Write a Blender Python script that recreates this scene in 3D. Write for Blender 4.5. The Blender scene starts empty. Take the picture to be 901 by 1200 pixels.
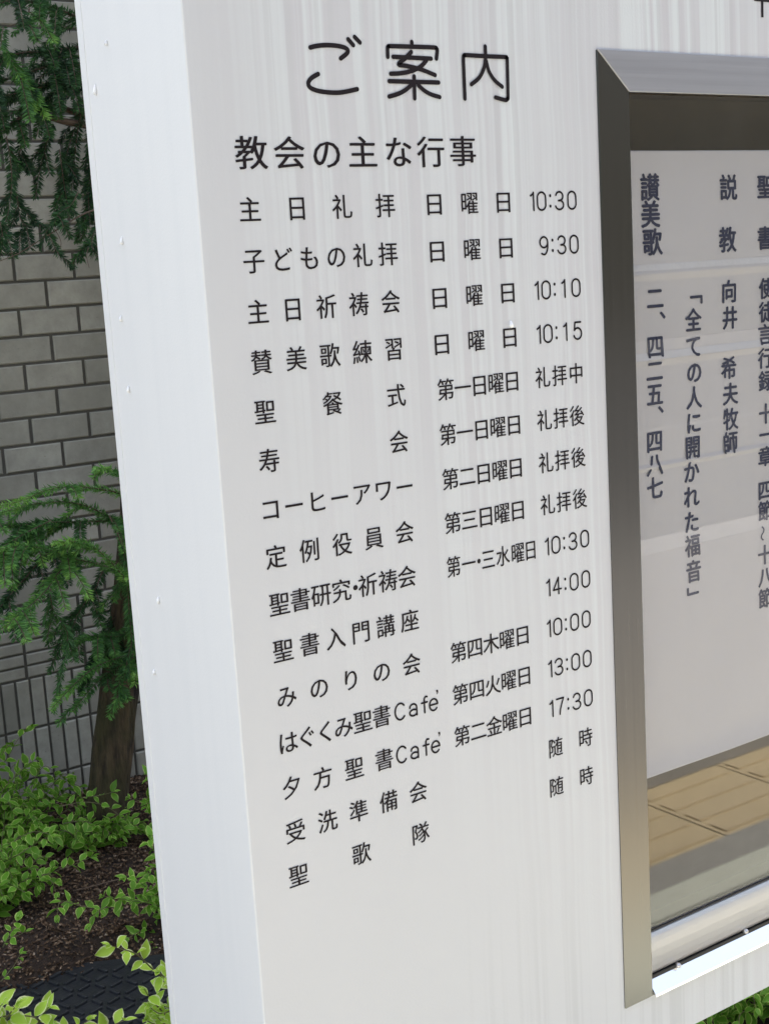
import bpy, bmesh, math, random
import numpy as np
from mathutils import Vector, Matrix, noise as mnoise

# ------------------------------------------------------------------ camera, world, sun, exposure
sc = bpy.context.scene
COL = sc.collection
Z0 = 1.5                                   # height of the first timetable row above the planting bed
CR = np.array([[0.8206193481302164, -0.5684282805576274, -0.05893365198703375],
               [-0.14827467069394318, -0.11218845039205133, -0.9825621474640789],
               [0.5519044369316416, 0.8150478767905704, -0.17634752914129032]])
CC = np.array([-0.4955363960220962, -0.9617567592433813, -0.09082881109647287 + Z0])
CF = 1597.022
cam = bpy.data.cameras.new('camera')
co = bpy.data.objects.new('camera', cam)
COL.objects.link(co)
rm = Matrix(((CR[0][0], -CR[1][0], -CR[2][0], CC[0]), (CR[0][1], -CR[1][1], -CR[2][1], CC[1]),
             (CR[0][2], -CR[1][2], -CR[2][2], CC[2]), (0, 0, 0, 1)))
co.matrix_world = rm
cam.sensor_fit = 'VERTICAL'
cam.sensor_height = 36.0
cam.lens = CF / 1200.0 * 36.0
cam.clip_start = 0.02
cam.clip_end = 2000
sc.camera = co

SUN_EL, SUN_AZ = math.radians(64), math.radians(22)     # azimuth measured from +y (behind the brick wall) towards +x
w = bpy.data.worlds.new('World')
sc.world = w
w.use_nodes = True
nt = w.node_tree
sky = nt.nodes.new('ShaderNodeTexSky')
sky.sky_type = 'NISHITA'
sky.sun_disc = False
sky.sun_elevation = SUN_EL
sky.sun_rotation = SUN_AZ
sky.air_density = 1.0
sky.dust_density = 4.0
sky.ozone_density = 1.0
bg = nt.nodes['Background']
bg.inputs['Strength'].default_value = 0.15
hs = nt.nodes.new('ShaderNodeHueSaturation')             # thin high haze takes most of the blue out of the sky
hs.inputs['Saturation'].default_value = 0.64
nt.links.new(sky.outputs[0], hs.inputs['Color'])
nt.links.new(hs.outputs[0], bg.inputs[0])
sl = bpy.data.lights.new('sun', 'SUN')
sl.energy = 5.0
sl.angle = math.radians(0.5)
sl.color = (1.0, 0.95, 0.87)
so = bpy.data.objects.new('sun', sl)
COL.objects.link(so)
sd = Vector((math.sin(SUN_AZ) * math.cos(SUN_EL), math.cos(SUN_AZ) * math.cos(SUN_EL), math.sin(SUN_EL)))
so.rotation_euler = sd.to_track_quat('Z', 'Y').to_euler()
so.location = (0, 6, 12)
sc.view_settings.view_transform = 'Standard'
sc.view_settings.look = 'None'
sc.view_settings.exposure = 1.70
sc.view_settings.gamma = 1.0
sc.cycles.max_bounces = 10
sc.cycles.transparent_max_bounces = 12
sc.cycles.use_denoising = True


def at(px, py, Y):
    """point of the photograph's pixel on the vertical plane y = Y"""
    d = CR.T @ np.array([(px - 450.5) / CF, (py - 600) / CF, 1.0])
    return Vector(CC + d * ((Y - CC[1]) / d[1]))


def at_ground(px, py, z):
    d = CR.T @ np.array([(px - 450.5) / CF, (py - 600) / CF, 1.0])
    return Vector(CC + d * ((z - CC[2]) / d[2]))


def row_x(px, z, Y=0.0):
    """x on the line (y = Y, height z) seen at column px"""
    u = px - 450.5
    d0 = np.array([0, Y, z]) - CC
    return (CF * CR[0] @ d0 - u * (CR[2] @ d0)) / (u * CR[2][0] - CF * CR[0][0])


# ------------------------------------------------------------------ helpers
def tag(o, label=None, cat=None, group=None, kind=None):
    if label: o['label'] = label
    if cat: o['category'] = cat
    if group: o['group'] = group
    if kind: o['kind'] = kind
    return o


def empty(name, loc):
    o = bpy.data.objects.new(name, None)
    o.location = loc
    o.empty_display_size = 0.1
    COL.objects.link(o)
    return o


def link(name, me, mat, parent=None, smooth=False):
    if mat and not me.materials:
        me.materials.append(mat)
    o = bpy.data.objects.new(name, me)
    COL.objects.link(o)
    if parent:
        o.parent = parent
        p = parent
        off = Vector()
        while p:
            off += p.location
            p = p.parent
        o.location = -off                  # every mesh is written in world coordinates
    if smooth:
        me.polygons.foreach_set('use_smooth', [True] * len(me.polygons))
    return o


def mesh(name, vs, fs):
    me = bpy.data.meshes.new(name)
    me.from_pydata([tuple(v) for v in vs], [], [tuple(f) for f in fs])
    me.update()
    return me


class MB:
    def __init__(s):
        s.v, s.f, s.at = [], [], {}

    def add(s, vs, fs):
        n = len(s.v)
        s.v += [tuple(v) for v in vs]
        s.f += [tuple(i + n for i in f) for f in fs]

    def box(s, x0, x1, y0, y1, z0, z1, skip=''):
        vs = [(x, y, z) for z in (z0, z1) for y in (y0, y1) for x in (x0, x1)]
        s.add(vs, [(0, 2, 3, 1), (4, 5, 7, 6), (0, 1, 5, 4), (2, 6, 7, 3), (0, 4, 6, 2), (1, 3, 7, 5)])

    def tube(s, pts, rad, n=7, cap=True):
        pts = [Vector(p) for p in pts]
        rings = []
        ref = Vector((0.3, 0.2, 1)).normalized()
        for i, p in enumerate(pts):
            d = (pts[min(i + 1, len(pts) - 1)] - pts[max(i - 1, 0)])
            if d.length < 1e-9: d = Vector((0, 0, 1))
            d.normalize()
            a = d.cross(ref)
            if a.length < 1e-3: a = d.cross(Vector((1, 0, 0)))
            a.normalize()
            b = d.cross(a)
            r = rad[i] if hasattr(rad, '__len__') else rad
            rings.append([p + (a * math.cos(t) + b * math.sin(t)) * r for t in [2 * math.pi * k / n for k in range(n)]])
        vs = [v for r in rings for v in r]
        fs = []
        for i in range(len(rings) - 1):
            for k in range(n):
                fs.append((i * n + k, i * n + (k + 1) % n, (i + 1) * n + (k + 1) % n, (i + 1) * n + k))
        if cap:
            fs.append(tuple(range(n - 1, -1, -1)))
            m = (len(rings) - 1) * n
            fs.append(tuple(range(m, m + n)))
        s.add(vs, fs)

    def build(s, name, mat, parent=None, smooth=False, bevel=0):
        o = link(name, mesh(name, s.v, s.f), mat, parent, smooth)
        if bevel:
            m = o.modifiers.new('bevel', 'BEVEL')
            m.width = bevel
            m.segments = 2
            m.limit_method = 'ANGLE'
        return o


def mat(name):
    m = bpy.data.materials.new(name)
    m.use_nodes = True
    n = m.node_tree
    return m, n, n.nodes['Principled BSDF']


def N(n, t, **kw):
    x = n.nodes.new(t)
    for k, v in kw.items():
        if k[0] == '_':
            setattr(x, k[1:], v)
        else:
            x.inputs[int(k[1:]) if k[0] == 'i' and k[1:].isdigit() else k].default_value = v
    return x


def ramp(n, src, stops, interp='LINEAR'):
    r = n.nodes.new('ShaderNodeValToRGB')
    r.color_ramp.interpolation = interp
    e = r.color_ramp.elements
    while len(e) < len(stops): e.new(0.5)
    for k, (p, c) in zip(e, stops):
        k.position = p
        k.color = (c, c, c, 1) if not hasattr(c, '__len__') else (*c, 1)
    n.links.new(src, r.inputs[0])
    return r.outputs[0]


def mix(n, fac, a, b, blend='MIX'):
    m = n.nodes.new('ShaderNodeMix')
    m.data_type = 'RGBA'
    m.blend_type = blend
    for s, v in ((m.inputs['Factor'], fac), (m.inputs['A'], a), (m.inputs['B'], b)):
        if hasattr(v, 'is_linked'): n.links.new(v, s)
        elif hasattr(v, '__len__'): s.default_value = (*v, 1)
        elif s is m.inputs['Factor']: s.default_value = v
        else: s.default_value = (v, v, v, 1)
    return m.outputs['Result']


def math_(n, op, a, b=None, c=None, clamp=False):
    m = n.nodes.new('ShaderNodeMath')
    m.operation = op
    m.use_clamp = clamp
    for i, v in enumerate((a, b, c)):
        if v is None: continue
        if hasattr(v, 'is_linked'): n.links.new(v, m.inputs[i])
        else: m.inputs[i].default_value = v
    return m.outputs[0]


def noise(n, vec, scale, detail=4, rough=0.55, mapscale=None, loc=None):
    if mapscale or loc:
        mp = N(n, 'ShaderNodeMapping')
        mp.inputs['Scale'].default_value = mapscale or (1, 1, 1)
        mp.inputs['Location'].default_value = loc or (0, 0, 0)
        n.links.new(vec, mp.inputs[0])
        vec = mp.outputs[0]
    t = N(n, 'ShaderNodeTexNoise', Scale=scale, Detail=detail, Roughness=rough)
    n.links.new(vec, t.inputs['Vector'])
    return t.outputs['Fac']


def bump(n, b, h, strength, dist):
    x = N(n, 'ShaderNodeBump', Strength=strength, Distance=dist)
    n.links.new(h, x.inputs['Height'])
    n.links.new(x.outputs[0], b.inputs['Normal'])


def geo_pos(n):
    return n.nodes.new('ShaderNodeNewGeometry').outputs['Position']


def simple(name, col, rough=0.5, metal=0.0, var=0.0, vscale=30, bmp=0.0, spec=None):
    m, n, b = mat(name)
    P = geo_pos(n)
    if var:
        f = noise(n, P, vscale)
        c = mix(n, f, [max(0, x * (1 - var)) for x in col], [min(1, x * (1 + var)) for x in col])
        n.links.new(c, b.inputs['Base Color'])
    else:
        b.inputs['Base Color'].default_value = (*col, 1)
    b.inputs['Roughness'].default_value = rough
    b.inputs['Metallic'].default_value = metal
    if spec is not None: b.inputs['Specular IOR Level'].default_value = spec
    if bmp:
        bump(n, b, noise(n, P, vscale * 3, 6), bmp, 0.004)
    return m


# ------------------------------------------------------------------ materials
def m_board():
    m, n, b = mat('white_painted_board')
    P = geo_pos(n)
    sx = N(n, 'ShaderNodeSeparateXYZ')
    n.links.new(P, sx.inputs[0])
    X, Y, Z = sx.outputs
    front = math_(n, 'LESS_THAN', Y, 0.0004)
    # rain streaks that run down the front: long thin bands of two widths
    wob = noise(n, P, 1.0, 2, 0.5, (6, 1, 9))
    wv = N(n, 'ShaderNodeCombineXYZ')
    n.links.new(math_(n, 'ADD', X, math_(n, 'MULTIPLY', wob, 0.006)), wv.inputs[0])
    n.links.new(Z, wv.inputs[2])
    wv = wv.outputs[0]
    s1 = ramp(n, noise(n, wv, 1.0, 2.0, 0.6, (88, 1, 0.30)), [(0.42, 0), (0.57, 1)])
    s2 = ramp(n, noise(n, wv, 1.0, 2.5, 0.6, (150, 1, 0.8), (3, 0, 7)), [(0.52, 0), (0.60, 1)])
    brk = ramp(n, noise(n, wv, 1.0, 3, 0.6, (16, 1, 2.2), (8, 0, 2)), [(0.33, 0.1), (0.62, 1)])
    # reach: strong below the top edge and towards the case, dying out down the left
    reach = math_(n, 'ADD', math_(n, 'MULTIPLY', math_(n, 'SUBTRACT', Z, 0.85), 1.25),
                  math_(n, 'MULTIPLY', math_(n, 'SUBTRACT', X, 0.22), 1.6), clamp=True)
    reach = math_(n, 'MULTIPLY', reach, ramp(n, X, [(0.015, 0.15), (0.10, 1)]))
    low = math_(n, 'MULTIPLY', ramp(n, Z, [(0.54, 1), (0.86, 0)]), ramp(n, X, [(0.18, 0), (0.30, 1)]))
    drip = ramp(n, noise(n, wv, 1.0, 2.0, 0.55, (75, 1, 0.8), (1, 0, 4)), [(0.53, 0), (0.63, 1)])
    tint = mix(n, s1, (0.665, 0.700, 0.705), (0.535, 0.522, 0.545))
    tint = mix(n, math_(n, 'MULTIPLY', s2, 0.5), tint, (0.47, 0.475, 0.485))
    soft = noise(n, P, 5, 3)
    base = mix(n, soft, (0.566, 0.572, 0.588), (0.600, 0.605, 0.620))
    col = mix(n, math_(n, 'MULTIPLY', math_(n, 'MULTIPLY', reach, brk), 0.78), base, tint)
    col = mix(n, math_(n, 'MULTIPLY', math_(n, 'MULTIPLY', drip, low), 0.36), col, (0.38, 0.385, 0.39))
    spk = ramp(n, noise(n, P, 340, 2, 0.5), [(0.765, 0), (0.80, 1)])
    col = mix(n, math_(n, 'MULTIPLY', spk, 0.35), col, (0.42, 0.41, 0.42))
    side = mix(n, soft, (0.720, 0.718, 0.702), (0.740, 0.738, 0.720))  # brighter sky light on the side put into its paint colour
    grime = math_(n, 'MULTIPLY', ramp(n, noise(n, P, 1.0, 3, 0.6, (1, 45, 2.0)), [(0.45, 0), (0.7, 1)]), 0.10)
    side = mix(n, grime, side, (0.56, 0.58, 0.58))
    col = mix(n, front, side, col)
    n.links.new(col, b.inputs['Base Color'])
    b.inputs['Roughness'].default_value = 0.42
    bump(n, b, noise(n, P, 420, 3), 0.09, 0.002)
    return m


def m_brushed(name, axis, col=(0.140, 0.138, 0.134), rough=0.25):
    """brushed stainless steel, grain along 'x' or 'z'"""
    m, n, b = mat(name)
    P = geo_pos(n)
    b.inputs['Metallic'].default_value = 1.0
    ms = (3, 40, 260) if axis == 'x' else (260, 40, 2.5)
    g = noise(n, P, 1.0, 3, 0.6, ms)
    n.links.new(mix(n, g, [c * 0.86 for c in col], [min(1, c * 1.12) for c in col]), b.inputs['Base Color'])
    n.links.new(math_(n, 'ADD', math_(n, 'MULTIPLY', g, 0.12), rough - 0.06), b.inputs['Roughness'])
    b.inputs['Anisotropic'].default_value = 0.92
    t = N(n, 'ShaderNodeTangent')
    t.direction_type = 'UV_MAP'
    t.uv_map = 'grain'
    n.links.new(t.outputs[0], b.inputs['Tangent'])
    bump(n, b, g, 0.015, 0.0002)
    return m


GLASS_R0 = 0.055                             # reflectance of one face of the pane, head on
def m_glass():
    m, n, b = mat('case_glass')
    out = n.nodes['Material Output']
    n.nodes.remove(b)
    tr = N(n, 'ShaderNodeBsdfTransparent')
    tr.inputs[0].default_value = (0.87, 0.87, 0.875, 1)
    gl = N(n, 'ShaderNodeBsdfGlossy')
    gl.inputs['Roughness'].default_value = 0.012
    gn = N(n, 'ShaderNodeNewGeometry')
    dt = N(n, 'ShaderNodeVectorMath', _operation='DOT_PRODUCT')
    n.links.new(gn.outputs['Normal'], dt.inputs[0])
    n.links.new(gn.outputs['Incoming'], dt.inputs[1])
    cs = math_(n, 'ABSOLUTE', dt.outputs['Value'])
    fac = math_(n, 'MULTIPLY_ADD', math_(n, 'POWER', math_(n, 'SUBTRACT', 1.0, cs), 5.0), 1 - GLASS_R0, GLASS_R0)
    mx = N(n, 'ShaderNodeMixShader')
    n.links.new(fac, mx.inputs[0])
    n.links.new(tr.outputs[0], mx.inputs[1])
    n.links.new(gl.outputs[0], mx.inputs[2])
    P = geo_pos(n)                              # a thin film of dust with wiped smears and dried runs
    ds = N(n, 'ShaderNodeBsdfDiffuse')
    ds.inputs[0].default_value = (0.62, 0.60, 0.57, 1)
    d1 = ramp(n, noise(n, P, 7, 4, 0.6), [(0.35, 0.2), (0.7, 1)])
    d2 = ramp(n, noise(n, P, 1.0, 3, 0.6, (60, 1, 4)), [(0.55, 0), (0.75, 1)])
    film = math_(n, 'ADD', math_(n, 'MULTIPLY', d1, 0.010), math_(n, 'MULTIPLY', d2, 0.012))
    m2 = N(n, 'ShaderNodeMixShader')
    n.links.new(film, m2.inputs[0])
    n.links.new(mx.outputs[0], m2.inputs[1])
    n.links.new(ds.outputs[0], m2.inputs[2])
    n.links.new(m2.outputs[0], out.inputs[0])
    return m


def m_paper():
    m, n, b = mat('poster_paper')
    P = geo_pos(n)
    f = noise(n, P, 6, 4)
    c = mix(n, f, (0.74, 0.72, 0.715), (0.82, 0.80, 0.795))
    sx = N(n, 'ShaderNodeSeparateXYZ')
    n.links.new(P, sx.inputs[0])
    n.links.new(c, b.inputs['Base Color'])
    b.inputs['Roughness'].default_value = 0.38
    bump(n, b, noise(n, P, 11, 2), 0.10, 0.02)
    return m


def m_tile():
    m, n, b = mat('grey_wall_tile')
    P = geo_pos(n)
    a = N(n, 'ShaderNodeAttribute')
    a.attribute_name = 'shade'
    f = noise(n, P, 22, 6, 0.65)
    c = mix(n, a.outputs['Fac'], (0.320, 0.305, 0.248), (0.445, 0.428, 0.355))
    c = mix(n, ramp(n, f, [(0.35, 0.0), (0.75, 0.6)]), c, (0.20, 0.19, 0.155))
    pit = ramp(n, noise(n, P, 1.0, 2, 0.5, (70, 70, 200)), [(0.68, 0), (0.74, 1)])
    c = mix(n, math_(n, 'MULTIPLY', pit, 0.4), c, (0.12, 0.115, 0.10))
    c = mix(n, ramp(n, noise(n, P, 1.0, 4, 0.6, (3.5, 1, 1.2)), [(0.42, 0), (0.68, 0.6)]), c, (0.185, 0.178, 0.142))
    n.links.new(c, b.inputs['Base Color'])
    b.inputs['Roughness'].default_value = 0.75
    bump(n, b, noise(n, P, 160, 5, 0.6), 0.25, 0.003)
    return m


def m_leaf(name, mid, edge, trans=0.35):
    m, n, b = mat(name)
    out = n.nodes['Material Output']
    a = N(n, 'ShaderNodeAttribute')
    a.attribute_name = 'margin'
    s = N(n, 'ShaderNodeAttribute')
    s.attribute_name = 'shade'
    P = geo_pos(n)
    rag = math_(n, 'ADD', a.outputs['Fac'], math_(n, 'MULTIPLY', math_(n, 'SUBTRACT', noise(n, P, 190, 3), 0.5), 0.55))
    c = mix(n, ramp(n, rag, [(0.68, 0), (0.92, 1)]), mid, edge)
    c = mix(n, math_(n, 'MULTIPLY', s.outputs['Fac'], 0.75 if trans < 0.4 else 0.35), c, [x * 0.5 for x in mid])
    n.links.new(c, b.inputs['Base Color'])
    b.inputs['Roughness'].default_value = 0.45
    b.inputs['Specular IOR Level'].default_value = 0.25
    tl = N(n, 'ShaderNodeBsdfTranslucent')
    n.links.new(c, tl.inputs[0])
    mx = N(n, 'ShaderNodeMixShader')
    mx.inputs[0].default_value = trans
    n.links.new(b.outputs[0], mx.inputs[1])
    n.links.new(tl.outputs[0], mx.inputs[2])
    n.links.new(mx.outputs[0], out.inputs[0])
    return m


def m_needle():
    m, n, b = mat('spruce_needles')
    out = n.nodes['Material Output']
    s = N(n, 'ShaderNodeAttribute')
    s.attribute_name = 'shade'
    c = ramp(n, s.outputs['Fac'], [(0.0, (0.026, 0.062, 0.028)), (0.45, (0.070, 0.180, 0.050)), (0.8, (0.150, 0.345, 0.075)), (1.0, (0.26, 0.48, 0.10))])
    n.links.new(c, b.inputs['Base Color'])
    b.inputs['Roughness'].default_value = 0.45
    b.inputs['Specular IOR Level'].default_value = 0.25
    tl = N(n, 'ShaderNodeBsdfTranslucent')
    n.links.new(c, tl.inputs[0])
    mx = N(n, 'ShaderNodeMixShader')
    mx.inputs[0].default_value = 0.2
    n.links.new(b.outputs[0], mx.inputs[1])
    n.links.new(tl.outputs[0], mx.inputs[2])
    n.links.new(mx.outputs[0], out.inputs[0])
    return m


def m_bark():
    m, n, b = mat('tree_bark')
    P = geo_pos(n)
    g = noise(n, P, 1.0, 5, 0.65, (45, 45, 7))
    c = mix(n, ramp(n, g, [(0.38, 0), (0.62, 1)]), (0.010, 0.006, 0.004), (0.115, 0.080, 0.040))
    moss = ramp(n, noise(n, P, 9, 4), [(0.42, 0), (0.62, 0.75)])
    c = mix(n, moss, c, (0.066, 0.058, 0.016))
    n.links.new(c, b.inputs['Base Color'])
    b.inputs['Roughness'].default_value = 0.85
    bump(n, b, g, 1.0, 0.03)
    return m


def m_soil():
    m, n, b = mat('dark_soil')
    P = geo_pos(n)
    f = noise(n, P, 60, 8, 0.7)
    c = mix(n, ramp(n, f, [(0.3, 0), (0.75, 1)]), (0.016, 0.009, 0.005), (0.075, 0.045, 0.026))
    n.links.new(c, b.inputs['Base Color'])
    b.inputs['Roughness'].default_value = 0.95
    bump(n, b, f, 1.0, 0.02)
    return m


M = {}
M['board'] = m_board()
M['ink'] = simple('dark_vinyl', (0.016, 0.012, 0.014), 0.55, spec=0.15)
M['ink_blue'] = simple('navy_print', (0.012, 0.022, 0.075), 0.6, spec=0.15)
M['steel_z'] = m_brushed('brushed_steel_upright', 'z')
M['steel_x'] = m_brushed('brushed_steel_crosswise', 'x', (0.40, 0.40, 0.42), 0.34)
M['alu'] = simple('aluminium_rail', (0.66, 0.65, 0.66), 0.42, 1.0, 0.05, 25)
M['alu_bright'] = simple('bright_aluminium_sill', (0.90, 0.90, 0.90), 0.22, 1.0, 0.02, 25)
M['gasket'] = simple('black_gasket', (0.012, 0.012, 0.013), 0.6)
M['case_in'] = simple('dark_case_lining', (0.200, 0.172, 0.110), 0.8, 0, 0.15, 20)
M['glass'] = m_glass()
M['paper'] = m_paper()
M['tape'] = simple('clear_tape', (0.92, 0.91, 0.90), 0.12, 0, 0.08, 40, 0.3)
M['tile'] = m_tile()
M['grout'] = simple('dark_grout', (0.085, 0.080, 0.066), 0.9, 0, 0.2, 60)
M['leaf'] = m_leaf('variegated_leaf', (0.175, 0.40, 0.036), (0.62, 0.80, 0.20))
M['leaf_lit'] = m_leaf('lit_variegated_leaf', (0.50, 0.74, 0.085), (0.94, 0.97, 0.58), 0.40)  # near lime shoots: the brighter light there is put into the leaf colour
M['needle'] = m_needle()
M['bark'] = m_bark()
M['twig'] = simple('twig_bark', (0.11, 0.075, 0.05), 0.8, 0, 0.3, 60)
M['stem'] = simple('green_stem', (0.15, 0.14, 0.06), 0.6, 0, 0.3, 60)
M['soil'] = m_soil()
def m_chips():
    m, n, b = mat('bark_chips')
    P = geo_pos(n)
    c = ramp(n, noise(n, P, 95, 2, 0.5), [(0.34, (0.018, 0.010, 0.006)), (0.50, (0.085, 0.052, 0.030)), (0.62, (0.20, 0.135, 0.085)), (0.74, (0.40, 0.33, 0.25))])
    n.links.new(c, b.inputs['Base Color'])
    b.inputs['Roughness'].default_value = 0.9
    b.inputs['Specular IOR Level'].default_value = 0.2
    return m
M['chips'] = m_chips()
M['rubber'] = simple('black_rubber', (0.016, 0.018, 0.021), 0.42, 0, 0.5, 18, 0.45)
M['drop'] = simple('white_drip', (0.93, 0.93, 0.93), 0.2)
M['kerb'] = simple('kerb_concrete', (0.36, 0.35, 0.33), 0.9, 0, 0.15, 30, 0.3)
M['pavement'] = simple('pale_pavement', (0.56, 0.575, 0.48), 0.9, 0, 0.06, 12, 0.2)
M['edging'] = simple('grey_edging', (0.30, 0.29, 0.26), 0.9, 0, 0.18, 60, 0.2)
M['tactile'] = simple('yellow_tactile_paving', (0.54, 0.43, 0.255), 0.85, 0, 0.10, 25, 0.2)
M['walk'] = simple('grey_brown_pavement', (0.175, 0.168, 0.160), 0.9, 0, 0.12, 9, 0.2)
M['far_walk'] = simple('dark_far_pavement', (0.095, 0.093, 0.090), 0.9, 0, 0.12, 9, 0.2)
M['kerb_top'] = simple('pale_kerb', (0.25, 0.245, 0.238), 0.9, 0, 0.1, 30, 0.3)
M['asphalt'] = simple('asphalt', (0.050, 0.050, 0.050), 0.9, 0, 0.25, 60, 0.3)
M['paint'] = simple('road_paint', (0.14, 0.14, 0.137), 0.7, 0, 0.1, 30)
M['clad'] = simple('dark_cladding', (0.070, 0.068, 0.058), 0.85, 0, 0.12, 3, 0.2)
M['dark_glass'] = simple('dark_window_glass', (0.03, 0.03, 0.03), 0.3, 0, 0, 1, 0.3)
M['far_leaf'] = simple('dark_street_foliage', (0.040, 0.060, 0.026), 0.7, 0, 0.5, 2)

rnd = random.Random(11)

# ------------------------------------------------------------------ setting: ground, pavement, road
def sheet(name, x0, x1, y0, y1, z, mt, thick=0.0):
    m = MB()
    if thick: m.box(x0, x1, y0, y1, z - thick, z)
    else: m.add([(x0, y0, z), (x1, y0, z), (x1, y1, z), (x0, y1, z)], [(0, 1, 2, 3)])
    return tag(m.build(name, M[mt]), kind='structure')


PV = -0.10                                   # pavement level, the planting bed is one kerb higher
sheet('ground', -400, 400, -500, 400, PV - 0.16, 'asphalt')
sheet('pavement', -14, 30, -1.203, -0.27, PV, 'pavement', 0.12)
sheet('edging_strip', -14, 30, -1.312, -1.2045, PV, 'edging', 0.12)
sheet('walkway', -14, 30, -3.85, -1.6755, PV, 'walk', 0.12)
sheet('road_kerb', -14, 30, -4.12, -3.852, PV + 0.004, 'kerb_top', 0.14)
sheet('road', -60, 120, -13.8, -4.125, PV - 0.13, 'asphalt')
sheet('road_line', -60, 120, -8.1, -7.95, PV - 0.126, 'paint')
sheet('far_pavement', -60, 120, -15.9, -13.8, PV, 'far_walk', 0.12)
m = MB()
T = 0.362
for i in range(-12, 26):
    x0 = 2.076 + i * T
    m.box(x0 + 0.003, x0 + T - 0.003, -1.6745, -1.3135, PV - 0.1, PV - 0.002)
    for k in range(4):
        yc = -1.3585 - 0.0905 * k
        m.box(x0 + 0.016, x0 + T - 0.016, yc - 0.028, yc + 0.028, PV - 0.01, PV + 0.004)
tag(m.build('tactile_paving', M['tactile'], bevel=0.002), kind='structure')
sheet('tactile_bed', -14, 30, -1.675, -1.3125, PV - 0.012, 'gasket')
sheet('kerb', -8, 9, -0.268, -0.15, 0.03, 'kerb', 0.2)

# planting bed: uneven soil, banked up behind the mat
def soil_z(x, y):
    k = max(0.0, min(1.0, (y - 1.585 - 0.07 * (x - 0.4) - 0.05 * mnoise.noise((x * 6, 0.5, 7.0))) / 0.10))
    e = 0.022 * k * k * (3 - 2 * k)
    return (0.035 * mnoise.noise((x * 2.2, y * 2.2, 0.3)) * (0.3 + 0.7 * k) + 0.014 * mnoise.noise((x * 11, y * 11, 2.3)) * (0.4 + 0.6 * k)
            - 0.012 + e + 0.03 * max(0, y - 1.9))


nx, ny = 150, 90
X0, X1, Y0, Y1 = -3.0, 4.5, -0.149, 2.55
vs, fs = [], []
for j in range(ny + 1):
    for i in range(nx + 1):
        x = X0 + (X1 - X0) * i / nx
        y = Y0 + (Y1 - Y0) * j / ny
        z = 0.035 * mnoise.noise((x * 2.2, y * 2.2, 0.3)) + 0.014 * mnoise.noise((x * 11, y * 11, 2.3)) - 0.01
        z = soil_z(x, y)
        vs.append((x, y, z))
for j in range(ny):
    for i in range(nx):
        a = j * (nx + 1) + i
        fs.append((a, a + 1, a + nx + 2, a + nx + 1))
tag(link('soil', mesh('soil', vs, fs), M['soil'], None, True), kind='structure')


# bark mulch: thousands of small chips, one object
m = MB()
for k in range(60000):
    x, y = rnd.uniform(0.05, 2.0), rnd.uniform(1.0, 2.5)
    if rnd.random() > 0.35 + 0.65 * max(0, min(1, (y - 1.5) / 0.5)): continue
    L = 0.0018 + 0.009 * rnd.random() ** 4
    Wd, H = rnd.uniform(0.0010, 0.0036), rnd.uniform(0.001, 0.003)
    a, t = rnd.uniform(0, 6.28), rnd.uniform(-1.2, 1.2)
    rot_ = Matrix.Rotation(a, 3, 'Z') @ Matrix.Rotation(t, 3, 'X') @ Matrix.Rotation(rnd.uniform(-0.5, 0.5), 3, 'Y')
    c = Vector((x, y, soil_z(x, y) + 0.004))
    q = [(-L, -Wd * .6, 0), (L * .8, -Wd, 0), (L, Wd * .7, 0), (-L * .7, Wd, 0), (-L * .8, -Wd * .5, H), (L * .7, -Wd * .7, H), (L * .8, Wd * .5, H), (-L * .6, Wd * .8, H)]
    m.add([c + rot_ @ Vector(v) for v in q], [(4, 5, 6, 7), (0, 1, 5, 4), (1, 2, 6, 5), (2, 3, 7, 6), (3, 0, 4, 7)])
for k in range(90):                        # dead leaves among the chips
    x, y = rnd.uniform(0.2, 1.3), rnd.uniform(1.55, 2.45)
    L = rnd.uniform(0.008, 0.018)
    rot_ = Matrix.Rotation(rnd.uniform(0, 6.28), 3, 'Z') @ Matrix.Rotation(rnd.uniform(-0.6, 0.6), 3, 'X') @ Matrix.Rotation(rnd.uniform(-0.5, 0.5), 3, 'Y')
    c = Vector((x, y, soil_z(x, y) + 0.009))
    q = [(-L, 0, 0), (-L * .3, -L * .4, .002), (L * .5, -L * .3, .003), (L, 0, 0), (L * .5, L * .3, .003), (-L * .3, L * .4, .002), (0, 0, -0.002)]
    m.add([c + rot_ @ Vector(v) for v in q], [(0, 1, 6), (1, 2, 6), (2, 3, 6), (3, 4, 6), (4, 5, 6), (5, 0, 6)])
tag(m.build('bark_mulch', M['chips']), 'brown bark chips scattered over the dark soil of the planting bed', kind='stuff')

# far side of the street: a dark clad building between two dark masses of trees (seen in the glass and the steel)
FX0, FX1, FY, FH = -4.0, 44.0, -16.0, 10.5
far = empty('clad_building', ((FX0 + FX1) / 2, FY, 0))
tag(far, 'dark olive clad building across the street', 'building')
m = MB()
m.box(FX0, FX1, FY - 8, FY - 0.06, PV - 0.1, FH)
for i in range(int((FX1 - FX0) / 0.9)):
    x = FX0 + i * 0.9
    m.box(x + 0.002, x + 0.898, FY - 0.055, FY + rnd.uniform(0, 0.004), PV, FH - 0.01)
m.build('wall', M['clad'], far)
for fl in range(2):
    for i in range(9):
        x = FX0 + 1.2 + i * 5.2
        z = 5.4 + fl * 2.6
        m = MB()
        m.box(x, x + 1.6, FY + 0.006, FY + 0.05, z, z + 1.3)
        o = m.build('window', M['gasket'], far)
        m = MB()
        m.box(x + 0.08, x + 1.52, FY + 0.052, FY + 0.056, z + 0.08, z + 1.22)
        m.build('pane', M['dark_glass'], o)
m = MB()
r2 = random.Random(5)
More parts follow.
